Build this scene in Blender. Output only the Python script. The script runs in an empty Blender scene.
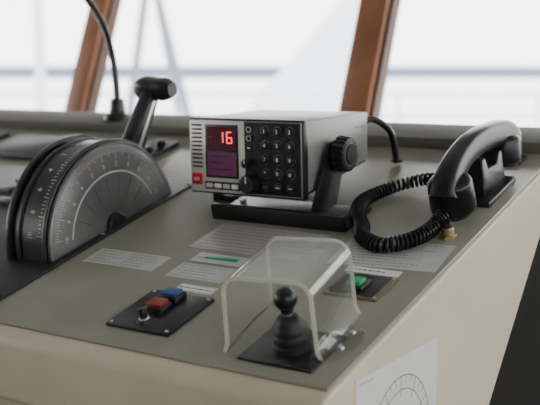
import bpy, bmesh, math, random
from mathutils import Vector, Matrix
random.seed(3)
CZ=1.26                       # eye height of the camera above the floor
scene=bpy.context.scene
COL=scene.collection
TILT=math.radians(15.1)
MC=Matrix.Translation((-.452,.764,CZ-.305))@Matrix.Rotation(TILT,4,'X')   # sloping console surface frame

# ---------------------------------------------------------------- materials
def mat(name,col,rough=.5,metal=0,var=.08,scale=30,bump=0,spec=.5,emis=None,es=1,coat=0):
    m=bpy.data.materials.new(name); m.use_nodes=True
    nt=m.node_tree; b=nt.nodes['Principled BSDF']
    b.inputs['Roughness'].default_value=rough; b.inputs['Metallic'].default_value=metal
    b.inputs['Specular IOR Level'].default_value=spec
    b.inputs['Coat Weight'].default_value=coat
    tc=nt.nodes.new('ShaderNodeTexCoord'); n=nt.nodes.new('ShaderNodeTexNoise')
    n.inputs['Scale'].default_value=scale; n.inputs['Detail'].default_value=4
    nt.links.new(tc.outputs['Object'],n.inputs['Vector'])
    r=nt.nodes.new('ShaderNodeValToRGB')
    r.color_ramp.elements[0].position=.3; r.color_ramp.elements[1].position=.7
    r.color_ramp.elements[0].color=tuple(max(0,c*(1-var)) for c in col)+(1,)
    r.color_ramp.elements[1].color=tuple(min(1,c*(1+var)) for c in col)+(1,)
    nt.links.new(n.outputs['Fac'],r.inputs['Fac']); nt.links.new(r.outputs['Color'],b.inputs['Base Color'])
    if bump:
        bp=nt.nodes.new('ShaderNodeBump'); bp.inputs['Strength'].default_value=bump; bp.inputs['Distance'].default_value=.001
        n2=nt.nodes.new('ShaderNodeTexNoise'); n2.inputs['Scale'].default_value=scale*12
        nt.links.new(tc.outputs['Object'],n2.inputs['Vector'])
        nt.links.new(n2.outputs['Fac'],bp.inputs['Height']); nt.links.new(bp.outputs['Normal'],b.inputs['Normal'])
    if emis:
        b.inputs['Emission Color'].default_value=tuple(emis)+(1,); b.inputs['Emission Strength'].default_value=es
    return m
M_top=mat('console_grey_paint',(.180,.173,.134),.29,0,.13,7,.06,.5)
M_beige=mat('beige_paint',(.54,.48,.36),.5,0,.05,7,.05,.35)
M_beige_shade=mat('beige_paint_shaded',(.42,.37,.27),.5,0,.06,7,.05,.35)  # same beige, with the shade of the front face put into the colour
M_coam=mat('coaming_paint',(.110,.108,.092),.6,0,.06,9,0,.25)
M_black=mat('black_plastic',(.010,.010,.011),.32,0,.15,40,0,.36)
M_hs=mat('handset_black_plastic',(.008,.008,.009),.28,0,.15,40,0,.26)
M_blackm=mat('black_matte_rubber',(.012,.012,.013),.48,0,.15,60,.1,.3)
M_blackp=mat('black_panel',(.013,.014,.016),.42,0,.1,20,0,.3)
M_chassis=mat('grey_enamel_metal',(.23,.23,.225),.38,.2,.06,40,.04,.5)
M_silver=mat('silver_bezel',(.55,.55,.515),.38,.2,.06,40)
M_edge=mat('grey_front_rim',(.16,.16,.155),.4,.2,.06,40)
M_face=mat('telegraph_plate',(.17,.17,.17),.33,.7,.35,10)
M_steel=mat('brushed_steel',(.45,.45,.44),.3,1,.08,60)
M_white=mat('white_print',(.8,.8,.78),.5,0,.03)
M_greypr=mat('grey_print',(.46,.46,.44),.5,0,.03)
M_paper=mat('paper_label',(.37,.375,.355),.4,0,.06,30)
M_paperd=mat('dull_paper_label',(.27,.265,.24),.35,0,.06,30)
M_paperw=mat('white_sticker',(.60,.60,.58),.5,0,.03,30)
M_ink=mat('ink',(.04,.04,.04),.5,0,.03)
M_inkl=mat('faded_ink',(.19,.19,.18),.5,0,.03)
M_red=mat('red_plastic',(.45,.02,.02),.35,0,.05,30,0,.3)
M_redd=mat('dark_red_plastic',(.20,.018,.014),.4,0,.05,30,0,.3)
M_blue=mat('blue_plastic',(.012,.05,.18),.4,0,.05,30,0,.3)
M_green=mat('green_plastic',(.0,.18,.07),.35,0,.05,30,0,.3,emis=(0,.6,.2),es=.08)
M_bronze=mat('bronze_plate',(.12,.10,.055),.38,.4,.1)
M_brass=mat('brass',(.45,.36,.18),.3,1,.1)
M_disp=mat('display_glass',(.040,.010,.016),.15,0,.05,30,0,.3,emis=(.45,.03,.08),es=.05)
M_disp2=mat('display_lit_glass',(.05,.018,.040),.2,0,.05,30,0,.3,emis=(.33,.07,.24),es=.13)
M_dispt=mat('display_dim_text',(.05,.014,.03),.2,0,.05,30,0,.3,emis=(.4,.06,.18),es=.07)
M_led=mat('red_segments',(.8,.02,.02),.4,0,.02,emis=(1,.06,.05),es=3.2)
M_wood=mat('varnished_wood',(.21,.078,.028),.45,0,.25,6,0,.35)
M_woodd=mat('dark_wood_edge',(.07,.025,.012),.5,0,.25,6,0,.3)
M_frame=mat('window_frame_paint',(.5,.5,.48),.5,0,.04)
M_dark=mat('dark_wall_panel',(.02,.021,.022),.6,0,.1)
M_wall=mat('cream_wall',(.5,.48,.43),.7,0,.04,3)
M_floor=mat('dark_rubber_floor',(.03,.032,.035),.6,0,.2,8)
M_ceil=mat('ceiling_paint',(.6,.6,.57),.8,0,.03,3)
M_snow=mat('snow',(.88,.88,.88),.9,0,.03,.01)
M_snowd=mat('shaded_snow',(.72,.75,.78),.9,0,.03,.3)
M_rail=mat('pale_rail_paint',(.62,.65,.68),.7,0,.03,3)
M_sea=mat('sea_water',(.060,.115,.175),.9,0,.12,.004,0,.1)
M_mast=mat('mast_paint',(.13,.155,.18),.6,0,.05)
M_screen=mat('instrument_glass',(.02,.026,.034),.4,0,.1,10,0,.25)
M_key=mat('grey_key_plastic',(.10,.11,.12),.45,0,.1,10,0,.3)

def acrylic(name,haze,rough,tint=(.97,.98,.97),hc=(.75,.75,.70,1),refl=.6):
    m=bpy.data.materials.new(name); m.use_nodes=True; nt=m.node_tree
    for n in list(nt.nodes): nt.nodes.remove(n)
    o=nt.nodes.new('ShaderNodeOutputMaterial'); t=nt.nodes.new('ShaderNodeBsdfTransparent'); t.inputs[0].default_value=tint+(1,)
    g=nt.nodes.new('ShaderNodeBsdfGlossy'); g.inputs['Roughness'].default_value=rough
    lw=nt.nodes.new('ShaderNodeLayerWeight'); lw.inputs['Blend'].default_value=.5
    pw=nt.nodes.new('ShaderNodeMath'); pw.operation='POWER'; pw.inputs[1].default_value=4; nt.links.new(lw.outputs['Facing'],pw.inputs[0])
    ml=nt.nodes.new('ShaderNodeMath'); ml.operation='MULTIPLY_ADD'; ml.inputs[1].default_value=refl; ml.inputs[2].default_value=.035; nt.links.new(pw.outputs[0],ml.inputs[0])
    mx=nt.nodes.new('ShaderNodeMixShader'); nt.links.new(ml.outputs[0],mx.inputs[0])
    nt.links.new(t.outputs[0],mx.inputs[1]); nt.links.new(g.outputs[0],mx.inputs[2])
    if haze<=0:
        nt.links.new(mx.outputs[0],o.inputs[0]); return m
    d=nt.nodes.new('ShaderNodeBsdfDiffuse'); d.inputs[0].default_value=hc
    tr=nt.nodes.new('ShaderNodeBsdfTranslucent'); tr.inputs[0].default_value=hc
    dm=nt.nodes.new('ShaderNodeMixShader'); nt.links.new(d.outputs[0],dm.inputs[1]); nt.links.new(tr.outputs[0],dm.inputs[2])
    no=nt.nodes.new('ShaderNodeTexNoise'); no.inputs['Scale'].default_value=60
    mr=nt.nodes.new('ShaderNodeMapRange'); mr.inputs['To Min'].default_value=haze*.7; mr.inputs['To Max'].default_value=haze*1.3
    nt.links.new(no.outputs['Fac'],mr.inputs['Value'])
    m2=nt.nodes.new('ShaderNodeMixShader'); nt.links.new(mr.outputs[0],m2.inputs[0])
    nt.links.new(mx.outputs[0],m2.inputs[1]); nt.links.new(dm.outputs[0],m2.inputs[2])
    nt.links.new(m2.outputs[0],o.inputs[0]); return m
M_acr=acrylic('clear_acrylic',.030,.03,refl=1.1)
M_acre=acrylic('acrylic_cut_edge',.48,.15,hc=(.70,.68,.60,1))
M_glass=acrylic('window_glass',0,.0,(.99,.99,.99))

# ---------------------------------------------------------------- mesh builder
class MB:
    def __init__(s): s.bm=bmesh.new(); s.mats=[]
    def _mi(s,m):
        if m not in s.mats: s.mats.append(m)
        return s.mats.index(m)
    def _add(s,bm2,m,mtx=None):
        me=bpy.data.meshes.new('tmp')
        i=s._mi(m)
        for f in bm2.faces: f.material_index=i
        if mtx: bm2.transform(mtx)
        bm2.to_mesh(me); bm2.free(); s.bm.from_mesh(me); bpy.data.meshes.remove(me)
        return s
    def box(s,c,d,m,bev=0,mtx=None,seg=2):
        b=bmesh.new(); bmesh.ops.create_cube(b,size=1)
        bmesh.ops.scale(b,vec=Vector(d),verts=b.verts)
        if bev: bmesh.ops.bevel(b,geom=list(b.edges),offset=bev,segments=seg,affect='EDGES',profile=.5)
        bmesh.ops.translate(b,vec=Vector(c),verts=b.verts)
        return s._add(b,m,mtx)
    def cyl(s,p0,p1,r0,r1,m,seg=32,bev=0,mtx=None,ridges=0):
        p0=Vector(p0);p1=Vector(p1); L=(p1-p0).length
        b=bmesh.new(); bmesh.ops.create_cone(b,cap_ends=True,segments=seg,radius1=r0,radius2=r1,depth=L)
        if ridges:
            for i,v in enumerate(b.verts):
                a=math.atan2(v.co.y,v.co.x); k=1+.05*math.copysign(1,math.sin(a*ridges+.01)); v.co.x*=k; v.co.y*=k
        if bev:
            es=[e for e in b.edges if abs(e.verts[0].co.z-e.verts[1].co.z)<1e-6]
            bmesh.ops.bevel(b,geom=es,offset=bev,segments=4,affect='EDGES',profile=.5)
        q=Vector((0,0,1)).rotation_difference((p1-p0).normalized())
        b.transform(Matrix.Translation((p0+p1)/2)@q.to_matrix().to_4x4())
        return s._add(b,m,mtx)
    def sph(s,c,r,m,sc=(1,1,1),mtx=None):
        b=bmesh.new(); bmesh.ops.create_uvsphere(b,u_segments=28,v_segments=16,radius=r)
        bmesh.ops.scale(b,vec=Vector(sc),verts=b.verts); bmesh.ops.translate(b,vec=Vector(c),verts=b.verts)
        return s._add(b,m,mtx)
    def prism(s,pts,ext,m,bev=0,mtx=None):
        """pts: list of 3D points (planar), ext: vector"""
        b=bmesh.new(); vs=[b.verts.new(p) for p in pts]; f=b.faces.new(vs)
        r=bmesh.ops.extrude_face_region(b,geom=[f]); nv=[g for g in r['geom'] if isinstance(g,bmesh.types.BMVert)]
        bmesh.ops.translate(b,vec=Vector(ext),verts=nv); bmesh.ops.recalc_face_normals(b,faces=b.faces)
        if bev:
            bmesh.ops.bevel(b,geom=list(b.edges),offset=bev,segments=2,affect='EDGES',profile=.5,clamp_overlap=True)
        return s._add(b,m,mtx)
    def sweep(s,pts,radii,m,seg=12,mtx=None,up=Vector((0,0,1)),cap=True,sq=1.0):
        """radii: float or list of (r_side,r_up); sq<1 gives a squarer section"""
        pts=[Vector(p) for p in pts]; n=len(pts)
        if not isinstance(radii,(list,tuple)): radii=[(radii,radii)]*n
        b=bmesh.new(); rings=[]; side=None
        def se(c): return math.copysign(abs(c)**sq,c)
        for i,p in enumerate(pts):
            t=(pts[min(i+1,n-1)]-pts[max(i-1,0)]).normalized()
            if side is None:
                u0=up if abs(t.dot(up))<.95 else Vector((1,0,0))
                side=t.cross(u0).normalized()
            else:
                side=(side-t*side.dot(t)).normalized()
            w=side.cross(t).normalized(); ra,rb=radii[i]
            rings.append([b.verts.new(p+side*se(math.cos(2*math.pi*k/seg))*ra+w*se(math.sin(2*math.pi*k/seg))*rb) for k in range(seg)])
        for i in range(n-1):
            for k in range(seg):
                b.faces.new((rings[i][k],rings[i][(k+1)%seg],rings[i+1][(k+1)%seg],rings[i+1][k]))
        if cap:
            b.faces.new(rings[0][::-1]); b.faces.new(rings[-1])
        bmesh.ops.recalc_face_normals(b,faces=b.faces)
        return s._add(b,m,mtx)
    def lathe(s,prof,m,seg=40,mtx=None):
        """prof: list of (r,z)"""
        b=bmesh.new(); L=[[b.verts.new((r*math.cos(2*math.pi*k/seg),r*math.sin(2*math.pi*k/seg),z)) for k in range(seg)] for r,z in prof]
        for i in range(len(L)-1):
            for k in range(seg): b.faces.new((L[i][k],L[i][(k+1)%seg],L[i+1][(k+1)%seg],L[i+1][k]))
        b.faces.new(L[0][::-1]); b.faces.new(L[-1]); bmesh.ops.recalc_face_normals(b,faces=b.faces)
        return s._add(b,m,mtx)
    def ring(s,r0,r1,t,m,mtx=None,a0=0,a1=2*math.pi,seg=48):
        """flat annulus sector in XY, thickness t"""
        b=bmesh.new()
        L=[]
        for i in range(seg+1):
            a=a0+(a1-a0)*i/seg
            L.append([b.verts.new((r*math.cos(a),r*math.sin(a),z)) for r,z in ((r0,0),(r1,0),(r1,t),(r0,t))])
        for i in range(seg):
            for k in range(4):
                b.faces.new((L[i][k],L[i][(k+1)%4],L[i+1][(k+1)%4],L[i+1][k]))
        bmesh.ops.recalc_face_normals(b,faces=b.faces)
        return s._add(b,m,mtx)
    def text(s,txt,size,m,mtx,depth=.0002,align='CENTER'):
        cu=bpy.data.curves.new('t','FONT'); cu.body=txt; cu.size=size; cu.extrude=depth; cu.align_x=align; cu.align_y='CENTER'; cu.resolution_u=3
        ob=bpy.data.objects.new('t',cu); COL.objects.link(ob)
        dg=bpy.context.evaluated_depsgraph_get(); dg.update()
        me=bpy.data.meshes.new_from_object(ob.evaluated_get(dg))
        b=bmesh.new(); b.from_mesh(me); bpy.data.meshes.remove(me)
        bpy.data.objects.remove(ob); bpy.data.curves.remove(cu)
        return s._add(b,m,mtx)
    def obj(s,name,parent=None,smooth=True,**props):
        me=bpy.data.meshes.new(name); s.bm.to_mesh(me); s.bm.free()
        for m in s.mats: me.materials.append(m)
        if smooth and len(me.polygons):
            me.polygons.foreach_set('use_smooth',[True]*len(me.polygons))
            try: me.set_sharp_from_angle(angle=math.radians(38))
            except Exception: pass
        o=bpy.data.objects.new(name,me); COL.objects.link(o)
        if parent: o.parent=parent
        for k,v in props.items(): o[k]=v
        return o
def thing(name,label,cat,mtx,group=None):
    e=bpy.data.objects.new(name,None); e.empty_display_size=.02; COL.objects.link(e); e.matrix_world=mtx
    e['label']=label; e['category']=cat
    if group: e['group']=group
    return e
def solo(o,label,cat,mtx=None,group=None):
    o['label']=label; o['category']=cat
    if group: o['group']=group
    if mtx: o.matrix_world=mtx
    return o
def K(a,b,h=0): return MC@Matrix.Translation((a,b,h))
FACE=Matrix.Rotation(math.radians(90),4,'X')      # XY text -> XZ plane, facing -Y
def T(x,y,z): return Matrix.Translation((x,y,z))
def spline(P,n=12):
    P=[Vector(p) for p in P]; out=[]
    for i in range(len(P)-1):
        p0=P[max(i-1,0)];p1=P[i];p2=P[i+1];p3=P[min(i+2,len(P)-1)]
        for k in range(n):
            t=k/n; out.append(.5*((2*p1)+(-p0+p2)*t+(2*p0-5*p1+4*p2-p3)*t*t+(-p0+3*p1-3*p2+p3)*t**3))
    out.append(P[-1]); return out

# ---------------------------------------------------------------- console
con=thing('console','sloping grey-topped bridge console with beige painted sides','console',Matrix.Identity(4))
XR=-.452; XL=-2.7
def arc(cy,cz,r,a0,a1,n=6): return [(cy+r*math.cos(math.radians(a0+(a1-a0)*i/n)),cz+r*math.sin(math.radians(a0+(a1-a0)*i/n))) for i in range(n+1)]
f=math.tan(TILT)
prof=[(1.478,-.305+f*.714-.003)]
prof+= [(.784,-.305+f*.02-.003)]+arc(.782,-.322,.018,105,180,5)
prof+= [(.764,-.385),(.80,-.40),(.86,-1.26),(1.05,-1.26),(1.05,-.60),(1.188,-.4355)]
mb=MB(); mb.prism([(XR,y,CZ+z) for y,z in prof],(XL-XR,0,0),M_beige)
mi=mb._mi(M_beige_shade)
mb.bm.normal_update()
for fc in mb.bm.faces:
    if fc.normal.y<-.2 and abs(fc.normal.x)<.5 : fc.material_index=mi  # front-facing faces take the darker beige as painted shade
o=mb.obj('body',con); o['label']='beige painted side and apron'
bv=o.modifiers.new('b','BEVEL'); bv.width=.004; bv.segments=3; bv.limit_method='ANGLE'; bv.angle_limit=math.radians(60)
mb=MB(); mb.box(((XL-XR)/2-.002,.018+.735/2,-.002),(XR-XL-.004,.735,.004),M_top,.0018,mtx=MC); mb.obj('worktop',con)['label']='grey-green painted sloping top'
mb=MB(); mb.box(((XL-XR)/2-.002,.715,.009),(XR-XL-.004,.07,.018),M_coam,.0010,mtx=MC)
mb.obj('coaming',con)['label']='raised grey ledge along the rear edge'

# ---------------------------------------------------------------- labels lying on the top
def label_plate(a0,a1,b0,b1,m,lines,lab,ink=M_inkl,rot=0,name='paper_label',cols=1,h=.0005,border=False,hh=0):
    w=a1-a0; d=b1-b0
    mb=MB(); mb.box((0,0,h/2),(w,d,h),m)
    for c in range(cols):
        for i in range(lines):
            y=d/2-d*(i+.8)/(lines+.6)
            x=-w*.44+c*w*.9/cols; x1=x+w*random.uniform(.5,.85)/cols
            while x<x1:
                L=random.uniform(.0015,.006); L=min(L,x1-x+.001)
                mb.box((x+L/2,y,h),(L,d/(lines+.6)*.26,.0002),ink); x+=L+.0016
    if border:
        for s_ in (-1,1):
            mb.box((s_*(w/2-.0015),0,h),(.0006,d-.002,.0002),ink); mb.box((0,s_*(d/2-.0015),h),(w-.003,.0006,.0002),ink)
    o=mb.obj(name,None,False)
    solo(o,lab,'label',K((a0+a1)/2,(b0+b1)/2,hh)@Matrix.Rotation(math.radians(rot),4,'Z'))
    return o
label_plate(-.475,-.356,.187,.229,M_paper,5,'pale paper label with lines of small print beside the telegraph',cols=2)
label_plate(-.356,-.183,.262,.343,M_paperd,8,'wide faded instruction sheet under clear film below the radio',border=True)
label_plate(-.325,-.248,.226,.252,M_paper,1,'small label with a green strip',name='strip_label',hh=.0006)
o=MB().box((0,0,.0006),(.050,.006,.0012),M_green,.0003).obj('green_strip'); solo(o,'narrow green marker strip stuck on the small label','label',K(-.284,.240,.0013))
label_plate(-.330,-.245,.181,.221,M_paper,5,'pale rectangular printed label near the push buttons',border=True)
label_plate(-.292,-.238,.152,.169,M_paperw,1,'small white name label above the button plate',ink=M_ink,border=True)
label_plate(-.150,-.012,.272,.346,M_paper,9,'large pale printed sheet lying near the handset',rot=4)
label_plate(-.115,-.045,.2535,.268,M_paperw,1,'narrow grey name label above the green button',ink=M_ink)
label_plate(-.205,-.165,.275,.30,M_paperd,2,'small dull label beside the instruction sheet')

# compass-rose sticker on the beige side
mb=MB(); YM=Matrix(((0,0,1,0),(1,0,0,0),(0,1,0,0),(0,0,0,1)))  # local XY -> world YZ facing +X
mb.box((0,0,.0003),(.192,.17,.0006),M_paperw)
CC=T(.004,-.010,.0006)
for r in (.058,.073): mb.ring(r,r+.0009,.0002,M_ink,mtx=CC)
for i in range(36):
    a=i*math.pi/18; r=.066 if i%3 else .050
    mb.box((0,0,0),(.0735-r,.0008,.0003),M_ink,mtx=CC@Matrix.Rotation(a,4,'Z')@T((.0735+r)/2,0,0))
for i in range(4): mb.box((-.086+i*.008,.078,.0006),(.006,.0014,.0002),M_inkl)
mb.prism([(-.004,-.045,.0006),(.012,-.045,.0006),(.012,.010,.0006),(.004,.030,.0006),(-.004,.010,.0006)],(0,0,.0002),M_greypr)
o=mb.obj('compass_sticker',None,False); solo(o,'white sticker with a printed compass circle on the console side','sticker',Matrix.Translation((XR+.0002,.924,CZ-.304-.085))@YM)

# ---------------------------------------------------------------- radio
RW,RH,RD=.19,.106,.180
rad=thing('marine_radio','grey marine radio with keypad and red display on a bracket','radio',
          Matrix.Translation((-.875,1.112,CZ-.178))@Matrix.Rotation(math.radians(-0.3),4,'Y')@Matrix.Rotation(math.radians(1.9),4,'X'))
mb=MB(); mb.prism([(.002,.012,.1045),(.002,RD,.1045),(.002,RD,.036),(.002,.012,.008)],(RW-.004,0,0),M_chassis,.0025)
mb.box((RW-.002,.155,.085),(.0012,.030,.001),M_blackm)
mb.obj('case',rad)['label']='light grey enamelled metal case'
mb=MB(); mb.prism([(.004,.014,.0080),(.004,RD-.004,.0352),(.004,RD-.004,.0330),(.004,.014,.0058)],(RW-.008,0,0),M_blackm); mb.obj('gap_shade_plate',rad)['label']='added black plate that darkens the gap below the case'  # black sheet added below the case so the gap looks shaded
mb=MB(); mb.box((RW/2,.006,RH/2),(RW,.012,RH),M_black,.003)
mb.box((RW/2,-.0003,RH/2),(RW-.008,.0012,RH-.008),M_blackm,.0004)
mb.obj('front_panel',rad)
mb=MB(); x0,x1=.003,.096; mb.box(((x0+x1)/2,-.0012,RH/2),(x1-x0,.0026,RH-.006),M_silver,.001)
mb.box((.142,-.0012,RH-.0036),(.090,.0026,.0016),M_edge,.0005); mb.box((.142,-.0012,.0036),(.090,.0026,.0016),M_edge,.0005); mb.box((.1868,-.0012,RH/2),(.0016,.0026,RH-.006),M_edge,.0005)
mb.obj('bezel',rad)['label']='silver bezel around grille and display'
mb=MB()
for i in range(11): mb.box((.016,-.0027,.096-i*.0058),(.018,.001,.0026),M_black,.0004)
mb.obj('speaker_grille',rad)
mb=MB(); mb.box((.0585,-.0028,.0605),(.056,.001,.074),M_black,.0004); mb.obj('display_frame',rad)
mb=MB(); mb.box((.0585,-.0035,.079),(.050,.0008,.031),M_disp)
def seg7(cx,cz,w,h,on):
    t=.0015
    S={'a':(0,h/2,w,t),'g':(0,0,w,t),'d':(0,-h/2,w,t),'f':(-w/2,h/4,t,h/2),'b':(w/2,h/4,t,h/2),'e':(-w/2,-h/4,t,h/2),'c':(w/2,-h/4,t,h/2)}
    for k in on:
        x,z,sx,sz=S[k]; mb.box((cx+x,-.0041,cz+z),(max(sx-.0006,t),.0004,max(sz-.0006,t)),M_led)
seg7(.058,.080,.0075,.0150,'bc'); seg7(.0725,.080,.0080,.0150,'acdefg')
mb.box((.040,-.004,.080),(.005,.0004,.0018),M_redd)
mb.obj('display',rad)['label']='dark red display glowing 16'
mb=MB(); mb.box((.0585,-.0035,.0435),(.050,.0008,.034),M_disp2)
for j,w in enumerate((.030,.022,.034)):
    mb.box((.040+w/2,-.004,.054-j*.009),(w,.0003,.0022),M_dispt)
mb.obj('lower_display',rad)['label']='dim violet-maroon text display'
mb=MB(); mb.box((.0155,-.0035,.0205),(.017,.004,.016),M_red,.001)
mb.text('SOS',.0055,M_white,T(.0155,-.0057,.0205)@FACE)
mb.obj('distress_button',rad)['label']='red square button'
mb=MB()
mb.box((.058,-.0028,.0125),(.060,.0012,.011),M_blackm,.0003)
mb.obj('soft_key_strip',rad)
for i in range(4):
    mb=MB(); mb.box((.0365+i*.0145,-.004,.0125),(.011,.002,.006),M_white if i%2 else M_silver,.0006); mb.obj('soft_key',rad)
for z in (.092,.080):
    mb=MB(); mb.box((.104,-.0015,z),(.010,.002,.007),M_blackm,.0006); mb.ring(.0034,.0039,.0003,M_white,mtx=T(.104,-.0026,z)@FACE,seg=20); mb.obj('side_key',rad)
mb=MB(); mb.box((.104,-.0015,.067),(.010,.002,.007),M_blackm,.0006); mb.box((.104,-.0027,.067),(.005,.0003,.0012),M_white); mb.obj('side_key',rad)
def knob(x,z,r,l,nm):
    mb=MB(); mb.cyl((x,-.0005,z),(x,-l,z),r,r*.88,M_black,48,.0008,ridges=12)
    mb.box((x,-l-.0002,z+r*.5),(.001,.0005,r*.7),M_white); mb.obj(nm,rad)
knob(.102,.046,.0065,.012,'channel_knob'); knob(.1070,.0185,.0132,.017,'volume_knob')
keys=['1','2','3','4','5','6','7','8','9','*','0','#']
for i in range(15):
    cx=.1300+.0200*(i%3); cz=.0900-.0187*(i//3)
    mb=MB(); mb.cyl((cx,-.0005,cz),(cx,-.0042,cz),.0068,.0062,M_black,28,.001)
    if i<12:
        mb.ring(.0066,.0070,.0002,M_inkl,mtx=T(cx,-.0013,cz)@FACE,seg=28)
        mb.text(keys[i],.0074,M_white,T(cx,-.0044,cz)@FACE,.0001)
        mb.obj('key',rad)
    else:
        mb.box((cx,-.0044,cz),(.006,.0003,.0014),M_red if i==12 else M_greypr); mb.obj('function_key',rad)

# bracket (console frame)
br=thing('mounting_bracket','black steel yoke bracket with clamp knobs holding the radio','bracket',K(-.28,.380,.0))
mb=MB(); mb.box((.006,.012,.003),(.212,.075,.006),M_black,.0015); mb.box((.006,-.022,.012),(.212,.010,.022),M_black,.003)
mb.box((-.122,.048,.003),(.046,.022,.006),M_black,.0010)
for x in (-.085,.095): mb.cyl((x,.03,.006),(x,.03,.009),.005,.005,M_steel,6)
mb.obj('base_plate',br)
mb=MB(); x=.0525
mb.prism([(x,-.026,.0),(x,.050,.0),(x,.090,.060),(x,.086,.088),(x,.053,.092),(x,.036,.070)],(.004,0,0),M_black,.0008); mb.obj('arm',br)
mb=MB(); x=-.1455
mb.prism([(x,.038,.0),(x,.058,.0),(x,.090,.060),(x,.086,.088),(x,.053,.092),(x,.050,.060)],(.004,0,0),M_black,.0008); mb.obj('arm',br)
for s_,x in ((1,.0565),(-1,-.1455)):
    mb=MB(); y,z=.067,.0725
    mb.cyl((x,y,z),(x+s_*.006,y,z),.012,.012,M_black,32)
    mb.cyl((x+s_*.005,y,z),(x+s_*.022,y,z),.0240,.0222,M_black,96,.0015,ridges=18)
    mb.cyl((x+s_*.022,y,z),(x+s_*.0235,y,z),.012,.011,M_blackm,32)
    mb.ring(.0150,.0160,.0008,M_inkl,mtx=T(x+s_*.022,y,z)@Matrix.Rotation(math.radians(90)*s_,4,'Y'))
    mb.obj('clamp_knob',br)

# power cable behind the radio
P=spline([(-.700,1.285,CZ-.085),(-.69,1.308,CZ-.078),(-.672,1.328,CZ-.095),(-.668,1.338,CZ-.125),(-.668,1.345,CZ-.143)],10)
mb=MB(); mb.sweep(P,.0050,M_black,10); mb.cyl(P[-1]+Vector((0,0,.004)),P[-1]-Vector((0,0,.0)),.009,.009,M_black,20)
o=mb.obj('radio_cable'); solo(o,'thick black cable looping down behind the radio','cable')

# ---------------------------------------------------------------- handset
hs=thing('telephone_handset','black telephone handset resting on its cradle','handset',K(-.046,.512,0))
P=spline([(0,-.108,.040),(0,-.100,.056),(0,-.078,.069),(0,-.042,.0770),(0,0,.0765),(0,.040,.0705),(0,.075,.062),(0,.096,.051),(0,.102,.040)],7)
n=len(P); R=[]
for i in range(n):
    t=i/(n-1); e=abs(2*t-1)
    R.append((.0175+.0085*e**2.5,.0130+.0060*e**2.5))
mb=MB(); mb.sweep(P,R,M_hs,28,up=Vector((1,0,0)),sq=.6)
mb.obj('grip',hs)
def puck(c,ax,nm,r=.0265,L=.040):
    c=Vector(c); ax=Vector(ax).normalized()
    mb=MB(); mb.cyl(c,c+ax*L,r*.94,r,M_hs,44,.008); mb.cyl(c+ax*(L-.001),c+ax*(L+.003),r*.80,r*.76,M_blackm,44,.001); mb.obj(nm,hs)
puck((0,-.098,.061),(0,.16,-1),'mouthpiece',r=.0295,L=.047); puck((0,.088,.056),(0,-.22,-1),'earpiece')
cr=thing('handset_cradle','plain black cradle fixed on the console under the handset','cradle',K(-.046,.520,0))
mb=MB(); mb.box((.002,0,.004),(.050,.100,.008),M_black,.002); mb.obj('base',cr)
mb=MB(); mb.prism([(-.014,-.034,.008),(-.014,.044,.008),(-.014,.038,.048),(-.014,.028,.050),(-.014,.018,.036),(-.014,-.012,.040),(-.014,-.020,.058),(-.014,-.032,.058)],(.028,0,0),M_black,.002); mb.obj('rest',cr)
# coiled cord: thick bunched coil low on the console, stretched run towards the back
path=spline([(-.048,.398,.020),(-.052,.366,.012),(-.064,.332,.0105),(-.092,.310,.0100),(-.126,.326,.0100),(-.146,.360,.0100),(-.172,.396,.0100),(-.184,.440,.0100),(-.172,.482,.0100),(-.146,.508,.013),(-.115,.512,.018),(-.080,.506,.014)],14)
d=[0]
for i in range(1,len(path)): d.append(d[-1]+(path[i]-path[i-1]).length)
tot=d[-1]; pts=[]; j=0; s_=0; ph=0
while s_<tot:
    while j<len(d)-2 and d[j+1]<s_: j+=1
    t=(s_-d[j])/(d[j+1]-d[j]); p=path[j].lerp(path[j+1],t); tg=(path[j+1]-path[j]).normalized()
    sd=tg.cross(Vector((0,0,1))).normalized(); w=sd.cross(tg)
    u=s_/tot; k=max(0,min(1,(u-.55)/.25)); pit=.0054*(1-k)+.0070*k; rr_=.0084*(1-k)+.0070*k
    pts.append(p+(sd*math.cos(ph)+w*math.sin(ph))*rr_); ph+=2*math.pi/11; s_+=pit/11
mb=MB(); mb.sweep(pts,.0023,M_hs,6)
o=mb.obj('coiled_cord'); solo(o,'black coiled telephone cord looping over the console','cord',K(0,0,.0008))
mb=MB(); mb.cyl((0,0,0),(0,0,.004),.011,.011,M_brass,6,.0006); mb.cyl((0,0,.004),(0,0,.014),.008,.0075,M_brass,28,.0008); mb.cyl((0,0,.014),(0,0,.022),.0055,.005,M_black,20)
o=mb.obj('cable_gland'); solo(o,'small brass cable gland beside the handset','gland',K(-.034,.372,0))

# ---------------------------------------------------------------- button plates
bp=thing('button_plate','black plate with toggle, red and blue push buttons','button panel',K(-.2675,.096,0))
mb=MB(); mb.box((0,0,.002),(.090,.088,.004),M_blackp,.0008)
for x in (-.040,.040):
    for y in (-.039,.039): mb.cyl((x,y,.004),(x,y,.005),.0022,.002,M_steel,12)
mb.obj('plate',bp)
for y,m,nm in ((.002,M_redd,'red_button'),(.029,M_blue,'blue_button')):
    mb=MB(); mb.box((-.004,y,.007),(.026,.022,.007),M_black,.0012); mb.box((-.004,y,.012),(.021,.017,.006),m,.0014); mb.obj(nm,bp)
mb=MB(); mb.cyl((0,-.028,.004),(0,-.028,.008),.009,.008,M_black,28); mb.cyl((0,-.028,.008),(-.002,-.026,.020),.0045,.0055,M_black,20,.001); mb.cyl((0,-.028,.008),(0,-.028,.0095),.0065,.006,M_steel,6); mb.obj('toggle_switch',bp)

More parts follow.
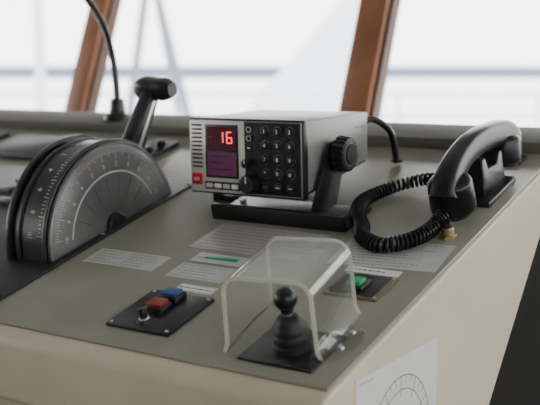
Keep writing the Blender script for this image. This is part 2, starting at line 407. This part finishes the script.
gp=thing('green_button_plate','bronze-edged dark plate with a green illuminated push button','button panel',K(-.074,.219,0))
mb=MB(); mb.box((0,0,.0015),(.066,.056,.003),M_bronze,.0006); mb.box((-.001,0,.0032),(.056,.047,.001),M_blackp,.0004)
for x in (-.0295,.0295):
    for y in (-.0245,.0245): mb.cyl((x,y,.003),(x,y,.004),.002,.0018,M_brass,12)
mb.obj('plate',gp)
mb=MB(); mb.box((-.002,-.006,.0065),(.026,.024,.006),M_black,.001); mb.box((-.002,-.006,.0105),(.018,.016,.006),M_green,.0014); mb.obj('green_button',gp)

# ---------------------------------------------------------------- joystick + hood
js=thing('joystick','black joystick with ball knob and rubber gaiter on square plate','joystick',K(-.076,.074,0))
mb=MB(); mb.box((0,0,.0015),(.088,.074,.003),M_black,.0008); mb.obj('base_plate',js)
mb=MB(); mb.lathe([(.0205,.003),(.0205,.009),(.0192,.0105),(.0192,.013),(.0196,.0145),(.0190,.019),(.0178,.0205),(.0180,.0225),(.0170,.027),(.0155,.029),(.0150,.032),(.0125,.036),(.0085,.039)],M_blackm); z=.039
mb.obj('gaiter',js)
mb=MB(); mb.cyl((0,0,z-.001),(0,0,z+.012),.0046,.0046,M_steel,20); mb.obj('shaft',js)
mb=MB(); mb.sph((0,0,z+.018),.0122,M_black); mb.cyl((0,0,z+.003),(0,0,z+.009),.006,.0075,M_black,24); mb.obj('ball_knob',js)

hd=thing('acrylic_hood','clear acrylic hood standing over the joystick','cover',K(-.094,.104,0)@Matrix.Rotation(math.radians(7),4,'Z'))
W=.102; Dp=.104; H=.083; t=.0040; rr=.019; FL=.006
def uprof(w,h,r,y,n=10):
    L=[(-w/2-FL,y,0),(-w/2-FL*.25,y,.010)]
    L+=[(-w/2+r-r*math.cos(a),y,h-r+r*math.sin(a)) for a in [math.pi/2*i/n for i in range(n+1)]]
    L+=[(w/2-r+r*math.sin(a),y,h-r+r*math.cos(a)) for a in [math.pi/2*i/n for i in range(n+1)]]
    L+=[(w/2+FL*.25,y,.010),(w/2+FL,y,0)]; return L
def ushell(y0,y1,off0,off1,m):
    b=bmesh.new(); A=[]
    for y,off in ((y0,off0),(y1,off1)):
        out=uprof(W,H,rr,y+0); inn=uprof(W-2*t,H-t,rr-t,y+0)
        o_=[];i_=[]
        for p in out: o_.append(b.verts.new((p[0],p[1]+off*p[2],p[2])))
        for p in inn: i_.append(b.verts.new((p[0],p[1]+off*p[2],p[2])))
        A.append((o_,i_))
    n=len(A[0][0])
    for k in range(n-1):
        b.faces.new((A[0][0][k],A[0][0][k+1],A[1][0][k+1],A[1][0][k]))
        b.faces.new((A[0][1][k],A[1][1][k],A[1][1][k+1],A[0][1][k+1]))
        for q in (0,1): b.faces.new((A[q][0][k],A[q][1][k],A[q][1][k+1],A[q][0][k+1]))
    for k in (0,n-1): b.faces.new((A[0][0][k],A[1][0][k],A[1][1][k],A[0][1][k]))
    bmesh.ops.recalc_face_normals(b,faces=b.faces)
    return MB()._add(b,m)
ushell(-Dp/2+.001,Dp/2-.001,.12,.10,M_acr).obj('shell',hd)
ushell(-Dp/2-.0006,-Dp/2+.001,.12,.12,M_acre).obj('front_edge',hd)['label']='frosted cut edge of the acrylic'
ushell(Dp/2-.001,Dp/2+.0004,.10,.10,M_acre).obj('rear_edge',hd)['label']='frosted cut edge of the acrylic'
mb=MB(); mb.prism([(W/2+.004,-.052,0),(W/2+.016,-.046,0),(W/2+.028,-.014,0),(W/2+.026,.012,0),(W/2+.004,.024,0)],(0,0,.003),M_acr,.0008)
for y in (-.026,.006): mb.cyl((W/2+.014,y,.003),(W/2+.014,y,.005),.0035,.003,M_steel,16)
mb.obj('flange',hd)

# ---------------------------------------------------------------- telegraph side
pn=thing('telegraph_panel','flat black panel carrying the engine telegraph and grey keys','control panel',K(-.747,.262,0))
mb=MB(); mb.box((0,0,.002),(.50,.43,.004),M_blackp,.001)
for y in (-.2,0,.2): mb.cyl((.243,y,.004),(.243,y,.005),.003,.003,M_steel,12)
mb.obj('plate',pn)
for i in range(4):
    for j in range(2):
        mb=MB(); mb.box((-.07+.045*j,.02+.045*i,.007),(.030,.022,.006),M_key,.0015); mb.obj('key',pn)
tg=thing('engine_telegraph','black half-round engine telegraph with graduated face and T-handle','engine telegraph',K(-.506,.293,.004))
def half(R,hc=-.012,n=40,x=0,base=0):
    a0=math.asin((base-hc)/R)
    return [(x,-R*math.cos(a0+(math.pi-2*a0)*i/n),hc+R*math.sin(a0+(math.pi-2*a0)*i/n)) for i in range(n+1)]
mb=MB(); mb.prism(half(.131,x=-.068),(.062,0,0),M_black,.0); mb.obj('drum_housing',tg)
mb=MB(); mb.prism(half(.137,x=-.080),(.007,0,0),M_black,.001); mb.prism(half(.1345,x=-.013),(.005,0,0),M_black,.001); mb.prism(half(.134,x=-.060),(.004,0,0),M_black,.001); mb.obj('outer_rim',tg)
mb=MB(); mb.prism(half(.130,x=-.008),(.007,0,0),M_face,.001)
mb.obj('dial_face',tg)['label']='worn brushed-grey graduated dial'
XF=Matrix(((0,0,1,0),(1,0,0,0),(0,1,0,0),(0,0,0,1)))
mb=MB(); C=T(-.0008,0,-.012)@XF
mb.ring(.1275,.1292,.0006,M_steel,mtx=C,a0=.12,a1=math.pi-.12)
mb.ring(.088,.0900,.0004,M_greypr,mtx=C,a0=.3,a1=math.pi-.3)
for i in range(81):
    a=.3+(math.pi-.6)*i/80; L=.013 if i%8==0 else (.009 if i%4==0 else .005)
    mb.box((0,0,0),(L,.0007,.0005),M_greypr,mtx=C@Matrix.Rotation(a,4,'Z')@T(.1205-L/2,0,.0002))
for i,s_ in enumerate(['10','8','6','4','2','0','2','4','6','8','10']):
    a=math.pi-(.3+(math.pi-.6)*i/10)
    mb.text(s_,.0092,M_greypr,C@Matrix.Rotation(a,4,'Z')@T(.0995,0,.0004)@Matrix.Rotation(-math.pi/2,4,'Z'),.0002)
for i in range(7):
    a=.6+(math.pi-1.2)*i/6
    mb.box((0,0,0),(.028,.0007,.0004),M_ink,mtx=C@Matrix.Rotation(a,4,'Z')@T(.068,0,.0002))
mb.obj('scale_marking',tg)
mb=MB()
for i in range(61):
    a=.35+(math.pi-.7)*i/60; L=.009 if i%5==0 else .005
    mb.box((0,0,0),(.0006,.0009,L),M_greypr,mtx=T(-.021,0,-.012)@XF@Matrix.Rotation(a,4,'Z')@T(.1312,0,0))
for i,s_ in enumerate(['10','8','6','4','2','0','2','4','6','8','10']):
    a=math.pi-(.35+(math.pi-.7)*i/10)
    u=Vector((0,math.cos(a),math.sin(a))); tx=Vector((0,math.sin(a),-math.cos(a))); ty=u.cross(tx)
    c=Vector((-.038,0,-.012))+u*.1313
    mb.text(s_,.0105,M_greypr,Matrix(((tx.x,ty.x,u.x,c.x),(tx.y,ty.y,u.y,c.y),(tx.z,ty.z,u.z,c.z),(0,0,0,1))),.0003)
mb.obj('rim_marking',tg)
mb=MB(); mb.cyl((-.001,0,.0),(.006,0,.0),.02,.018,M_black,40,.001); mb.obj('pivot_cap',tg)
lv=bpy.data.objects.new('lever',None); COL.objects.link(lv); lv.parent=tg; lv.empty_display_size=.02
q=math.radians(45)
def lp(r,x=-.025,o_=0): return Vector((x,math.cos(q)*r-math.sin(q)*o_,math.sin(q)*r+math.cos(q)*o_-.004))
mb=MB(); mb.sweep([lp(.120),lp(.16),lp(.20),lp(.220)],[(.0150,.0175),(.0135,.0155),(.0115,.0135),(.010,.012)],M_black,20,sq=.55); 
mb.obj('arm',lv)
mb=MB(); mb.sweep([lp(.122,-.0095),lp(.203,-.0130)],[(.0012,.0035)]*2,M_steel,8); mb.obj('arm_strip',lv)['label']='bright steel strip on the arm'
mb=MB(); a=lp(.225,-.053); b_=lp(.223,.014)
mb.sweep([a.lerp(b_,k/8) for k in range(9)],[(.011,.011),(.0160,.0165),(.0175,.018),(.0170,.0175),(.0160,.0165),(.0155,.016),(.016,.0165),(.0150,.015),(.010,.010)],M_black,24,sq=.7)
mb.obj('handle',lv)

# dark instrument panels at the far rear of the console
for i,(a,b,w,d_) in enumerate(((-.74,.575,.17,.12),(-.95,.575,.20,.12),(-1.20,.575,.22,.12))):
    e=thing('instrument_panel','dark glass-faced instrument panel flush in the console','instrument panel',K(a,b,0),group='instrument panels along the console')
    mb=MB(); mb.box((0,0,.004),(w,d_,.008),M_blackp,.002); mb.obj('housing',e)
    mb=MB(); mb.box((-w*.1,.0,.0085),(w*.68,d_*.75,.001),M_screen,.0003); mb.obj('screen',e)
    for k in range(3):
        mb=MB(); mb.cyl((w*.38,-.035+k*.035,.008),(w*.38,-.035+k*.035,.018),.008,.007,M_black,20,.001); mb.obj('knob',e)
# small black sockets by the rear edge
for a,b,w in ((-.115,.640,.045),(-.05,.645,.03)):
    mb=MB(); mb.box((0,0,.003),(w,.028,.006),M_blackp,.001); mb.box((0,0,.0062),(w*.7,.010,.0006),M_greypr)
    o=mb.obj('terminal_strip'); solo(o,'small black terminal strip at the rear edge','strip',K(a,b,0))

# gooseneck
ln=thing('gooseneck_microphone','black gooseneck stalk on a weighted round base','microphone',K(-.868,.716,.018)@Matrix.Rotation(-TILT,4,'X'))
mb=MB(); mb.cyl((0,0,-.004),(0,0,.010),.028,.024,M_black,40,.002); mb.cyl((0,0,.010),(0,0,.038),.016,.013,M_black,32,.002); mb.obj('base',ln)
P=spline([(0,0,.034),(-.002,.0,.07),(-.010,.0,.12),(-.028,.0,.17),(-.060,.0,.215),(-.11,.0,.26),(-.18,0,.29)],8)
mb=MB(); mb.sweep(P,.0066,M_black,12); mb.obj('gooseneck',ln)
mb=MB(); mb.cyl(P[-1],P[-1]+Vector((-.05,0,.002)),.010,.012,M_black,24,.002); mb.obj('capsule',ln)

# ---------------------------------------------------------------- room shell
def struct(mb,name):
    o=mb.obj(name); o['kind']='structure'; return o
SL=.37; YW=2.2; ZS=CZ-.24; ZH=CZ+.62        # slanted front window wall
def wy(z): return YW+SL*(z-(CZ-.12))
def slab(x0,z0,z1,th,yo=0):
    return [(x0,wy(z0)+yo,z0),(x0,wy(z1)+yo,z1),(x0,wy(z1)+yo+th,z1),(x0,wy(z0)+yo+th,z0)]
mb=MB(); mb.prism(slab(-5,0,ZS,.06),(8,0,0),M_dark); mb.prism(slab(-5,ZH,2.3,.06),(8,0,0),M_wall)
struct(mb,'wall_front')
mb=MB(); mb.prism(slab(-5,ZS,ZS+.03,.1,-.03),(8,0,0),M_frame); struct(mb,'trim_1')
posts=[-4.05,-3.10,-2.150,-1.202,-.25,.70,1.65,2.60]
for i,x in enumerate(posts):
    hw=.041 if x==-1.202 else .036
    mb=MB(); mb.prism(slab(x-hw,ZS,ZH,.055,-.03),(2*hw-.002,0,0),M_wood,.004)
    mb.prism(slab(x+hw-.001,ZS,ZH,.04,-.01),(.008,0,0),M_woodd)
    mb.prism(slab(x-hw-.006,ZS,ZH,.04,-.01),(.006,0,0),M_frame)
    struct(mb,'trim_%d'%(i+2))
for i in range(len(posts)-1):
    mb=MB(); mb.prism(slab(posts[i]+.050,ZS+.03,ZH,.005,.03),(posts[i+1]-posts[i]-.098,0,0),M_glass); struct(mb,'window_%d'%(i+1))
mb=MB(); mb.box((-1,-.3,-.025),(8.2,6.2,.05),M_floor); struct(mb,'floor')
mb=MB(); mb.box((-1,-.3,2.325),(8.2,6.2,.05),M_ceil); struct(mb,'ceiling')
for nm,x in (('wall_right',3.02),('wall_left',-5.02)):
    mb=MB(); mb.box((x,-.3,.45),(.06,6.1,.9),M_dark); mb.box((x,-.3,2.2),(.06,6.1,.2),M_wall)
    for y in (-3.2,-1.7,-.2,1.2,2.5): mb.box((x,y,1.5),(.06,.08,1.3),M_wall)
    struct(mb,nm)
mb=MB(); mb.box((-1,-3.37,1.15),(8.0,.06,2.3),M_wall)
struct(mb,'wall_rear')

# ---------------------------------------------------------------- outside
yaw=math.radians(33.65)
RF=Matrix.Rotation(yaw,4,'Z')      # local +Y = bearing of the bow
SEAZ=CZ-10
mb=MB(); mb.box((0,0,0),(30000,30000,.2),M_sea,mtx=Matrix.Translation((0,0,SEAZ-.4))); o=mb.obj('sea'); solo(o,'blue-grey open water out to the horizon','sea'); o['kind']='stuff'
mb=MB(); mb.box((0,0,0),(4000,900,.2),M_snow,mtx=RF@Matrix.Translation((0,320,SEAZ))); o=mb.obj('ice_sheet'); solo(o,'flat snow-covered ice sheet around the ship','ice'); o['kind']='stuff'
Dm=14.; k=Dm/1009
bp_=[(235,130),(262,90),(285,68),(312,36),(334,8),(352,-10),(385,-10),(385,130)]
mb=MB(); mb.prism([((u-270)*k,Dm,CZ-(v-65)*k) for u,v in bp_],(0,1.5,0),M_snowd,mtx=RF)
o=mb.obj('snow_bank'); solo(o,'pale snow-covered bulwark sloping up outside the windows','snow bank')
mb=MB(); Dm=12.; k=Dm/1009
def mp(u,v,y=0): return Vector(((u-270)*k,Dm+y,CZ-(v-65)*k))
mb.cyl(mp(150,-30),mp(126,135),.05,.05,M_mast,mtx=RF); mb.cyl(mp(152,-30),mp(192,135),.05,.05,M_mast,mtx=RF); mb.cyl(mp(151,-30),mp(151,-100),.06,.06,M_mast,mtx=RF)
mb.cyl(mp(151,-40,0),mp(165,135,2),.04,.04,M_mast,mtx=RF)
o=mb.obj('tripod_mast'); solo(o,'grey tripod mast standing on the foredeck','mast')
rl=thing('deck_railing','pale painted deck railing outside the windows','railing',Matrix.Identity(4))
for z in (-.35,-.62):
    mb=MB(); mb.cyl((-6,12.5,CZ+z),(6,12.5,CZ+z),.026,.026,M_rail,12,mtx=RF); mb.obj('rail',rl)
for i in range(7):
    x=-5.4+i*1.75
    mb=MB(); mb.cyl((x,12.5,CZ-.35),(x,12.5,CZ-1.4),.030,.030,M_rail,12,mtx=RF); mb.obj('post',rl)
mb=MB(); mb.cyl(mp(40,-40),mp(40,135),.06,.06,M_rail,mtx=RF)
o=mb.obj('deck_post'); solo(o,'tall pale deck post outside the windows','post')

# ---------------------------------------------------------------- light
w=bpy.data.worlds.new('World'); scene.world=w; w.use_nodes=True; nt=w.node_tree
bg=nt.nodes['Background']; bg.inputs['Strength'].default_value=6.6
tc=nt.nodes.new('ShaderNodeTexCoord'); sp=nt.nodes.new('ShaderNodeSeparateXYZ'); rp=nt.nodes.new('ShaderNodeValToRGB')
nt.links.new(tc.outputs['Generated'],sp.inputs[0]); nt.links.new(sp.outputs['Z'],rp.inputs['Fac']); nt.links.new(rp.outputs['Color'],bg.inputs['Color'])
rp.color_ramp.elements[0].position=0; rp.color_ramp.elements[0].color=(1,.978,.945,1)
rp.color_ramp.elements[1].position=.6; rp.color_ramp.elements[1].color=(.95,.96,1,1)

# ---------------------------------------------------------------- camera
cam=bpy.data.cameras.new('camera'); co=bpy.data.objects.new('camera',cam); COL.objects.link(co)
cam.lens=66.67; cam.sensor_width=36; cam.clip_start=.02; cam.clip_end=40000
co.location=(0,0,CZ)
co.rotation_euler=(math.radians(90-7.8),0,yaw)
cam.dof.use_dof=True; cam.dof.focus_distance=1.2; cam.dof.aperture_fstop=5.6
scene.camera=co
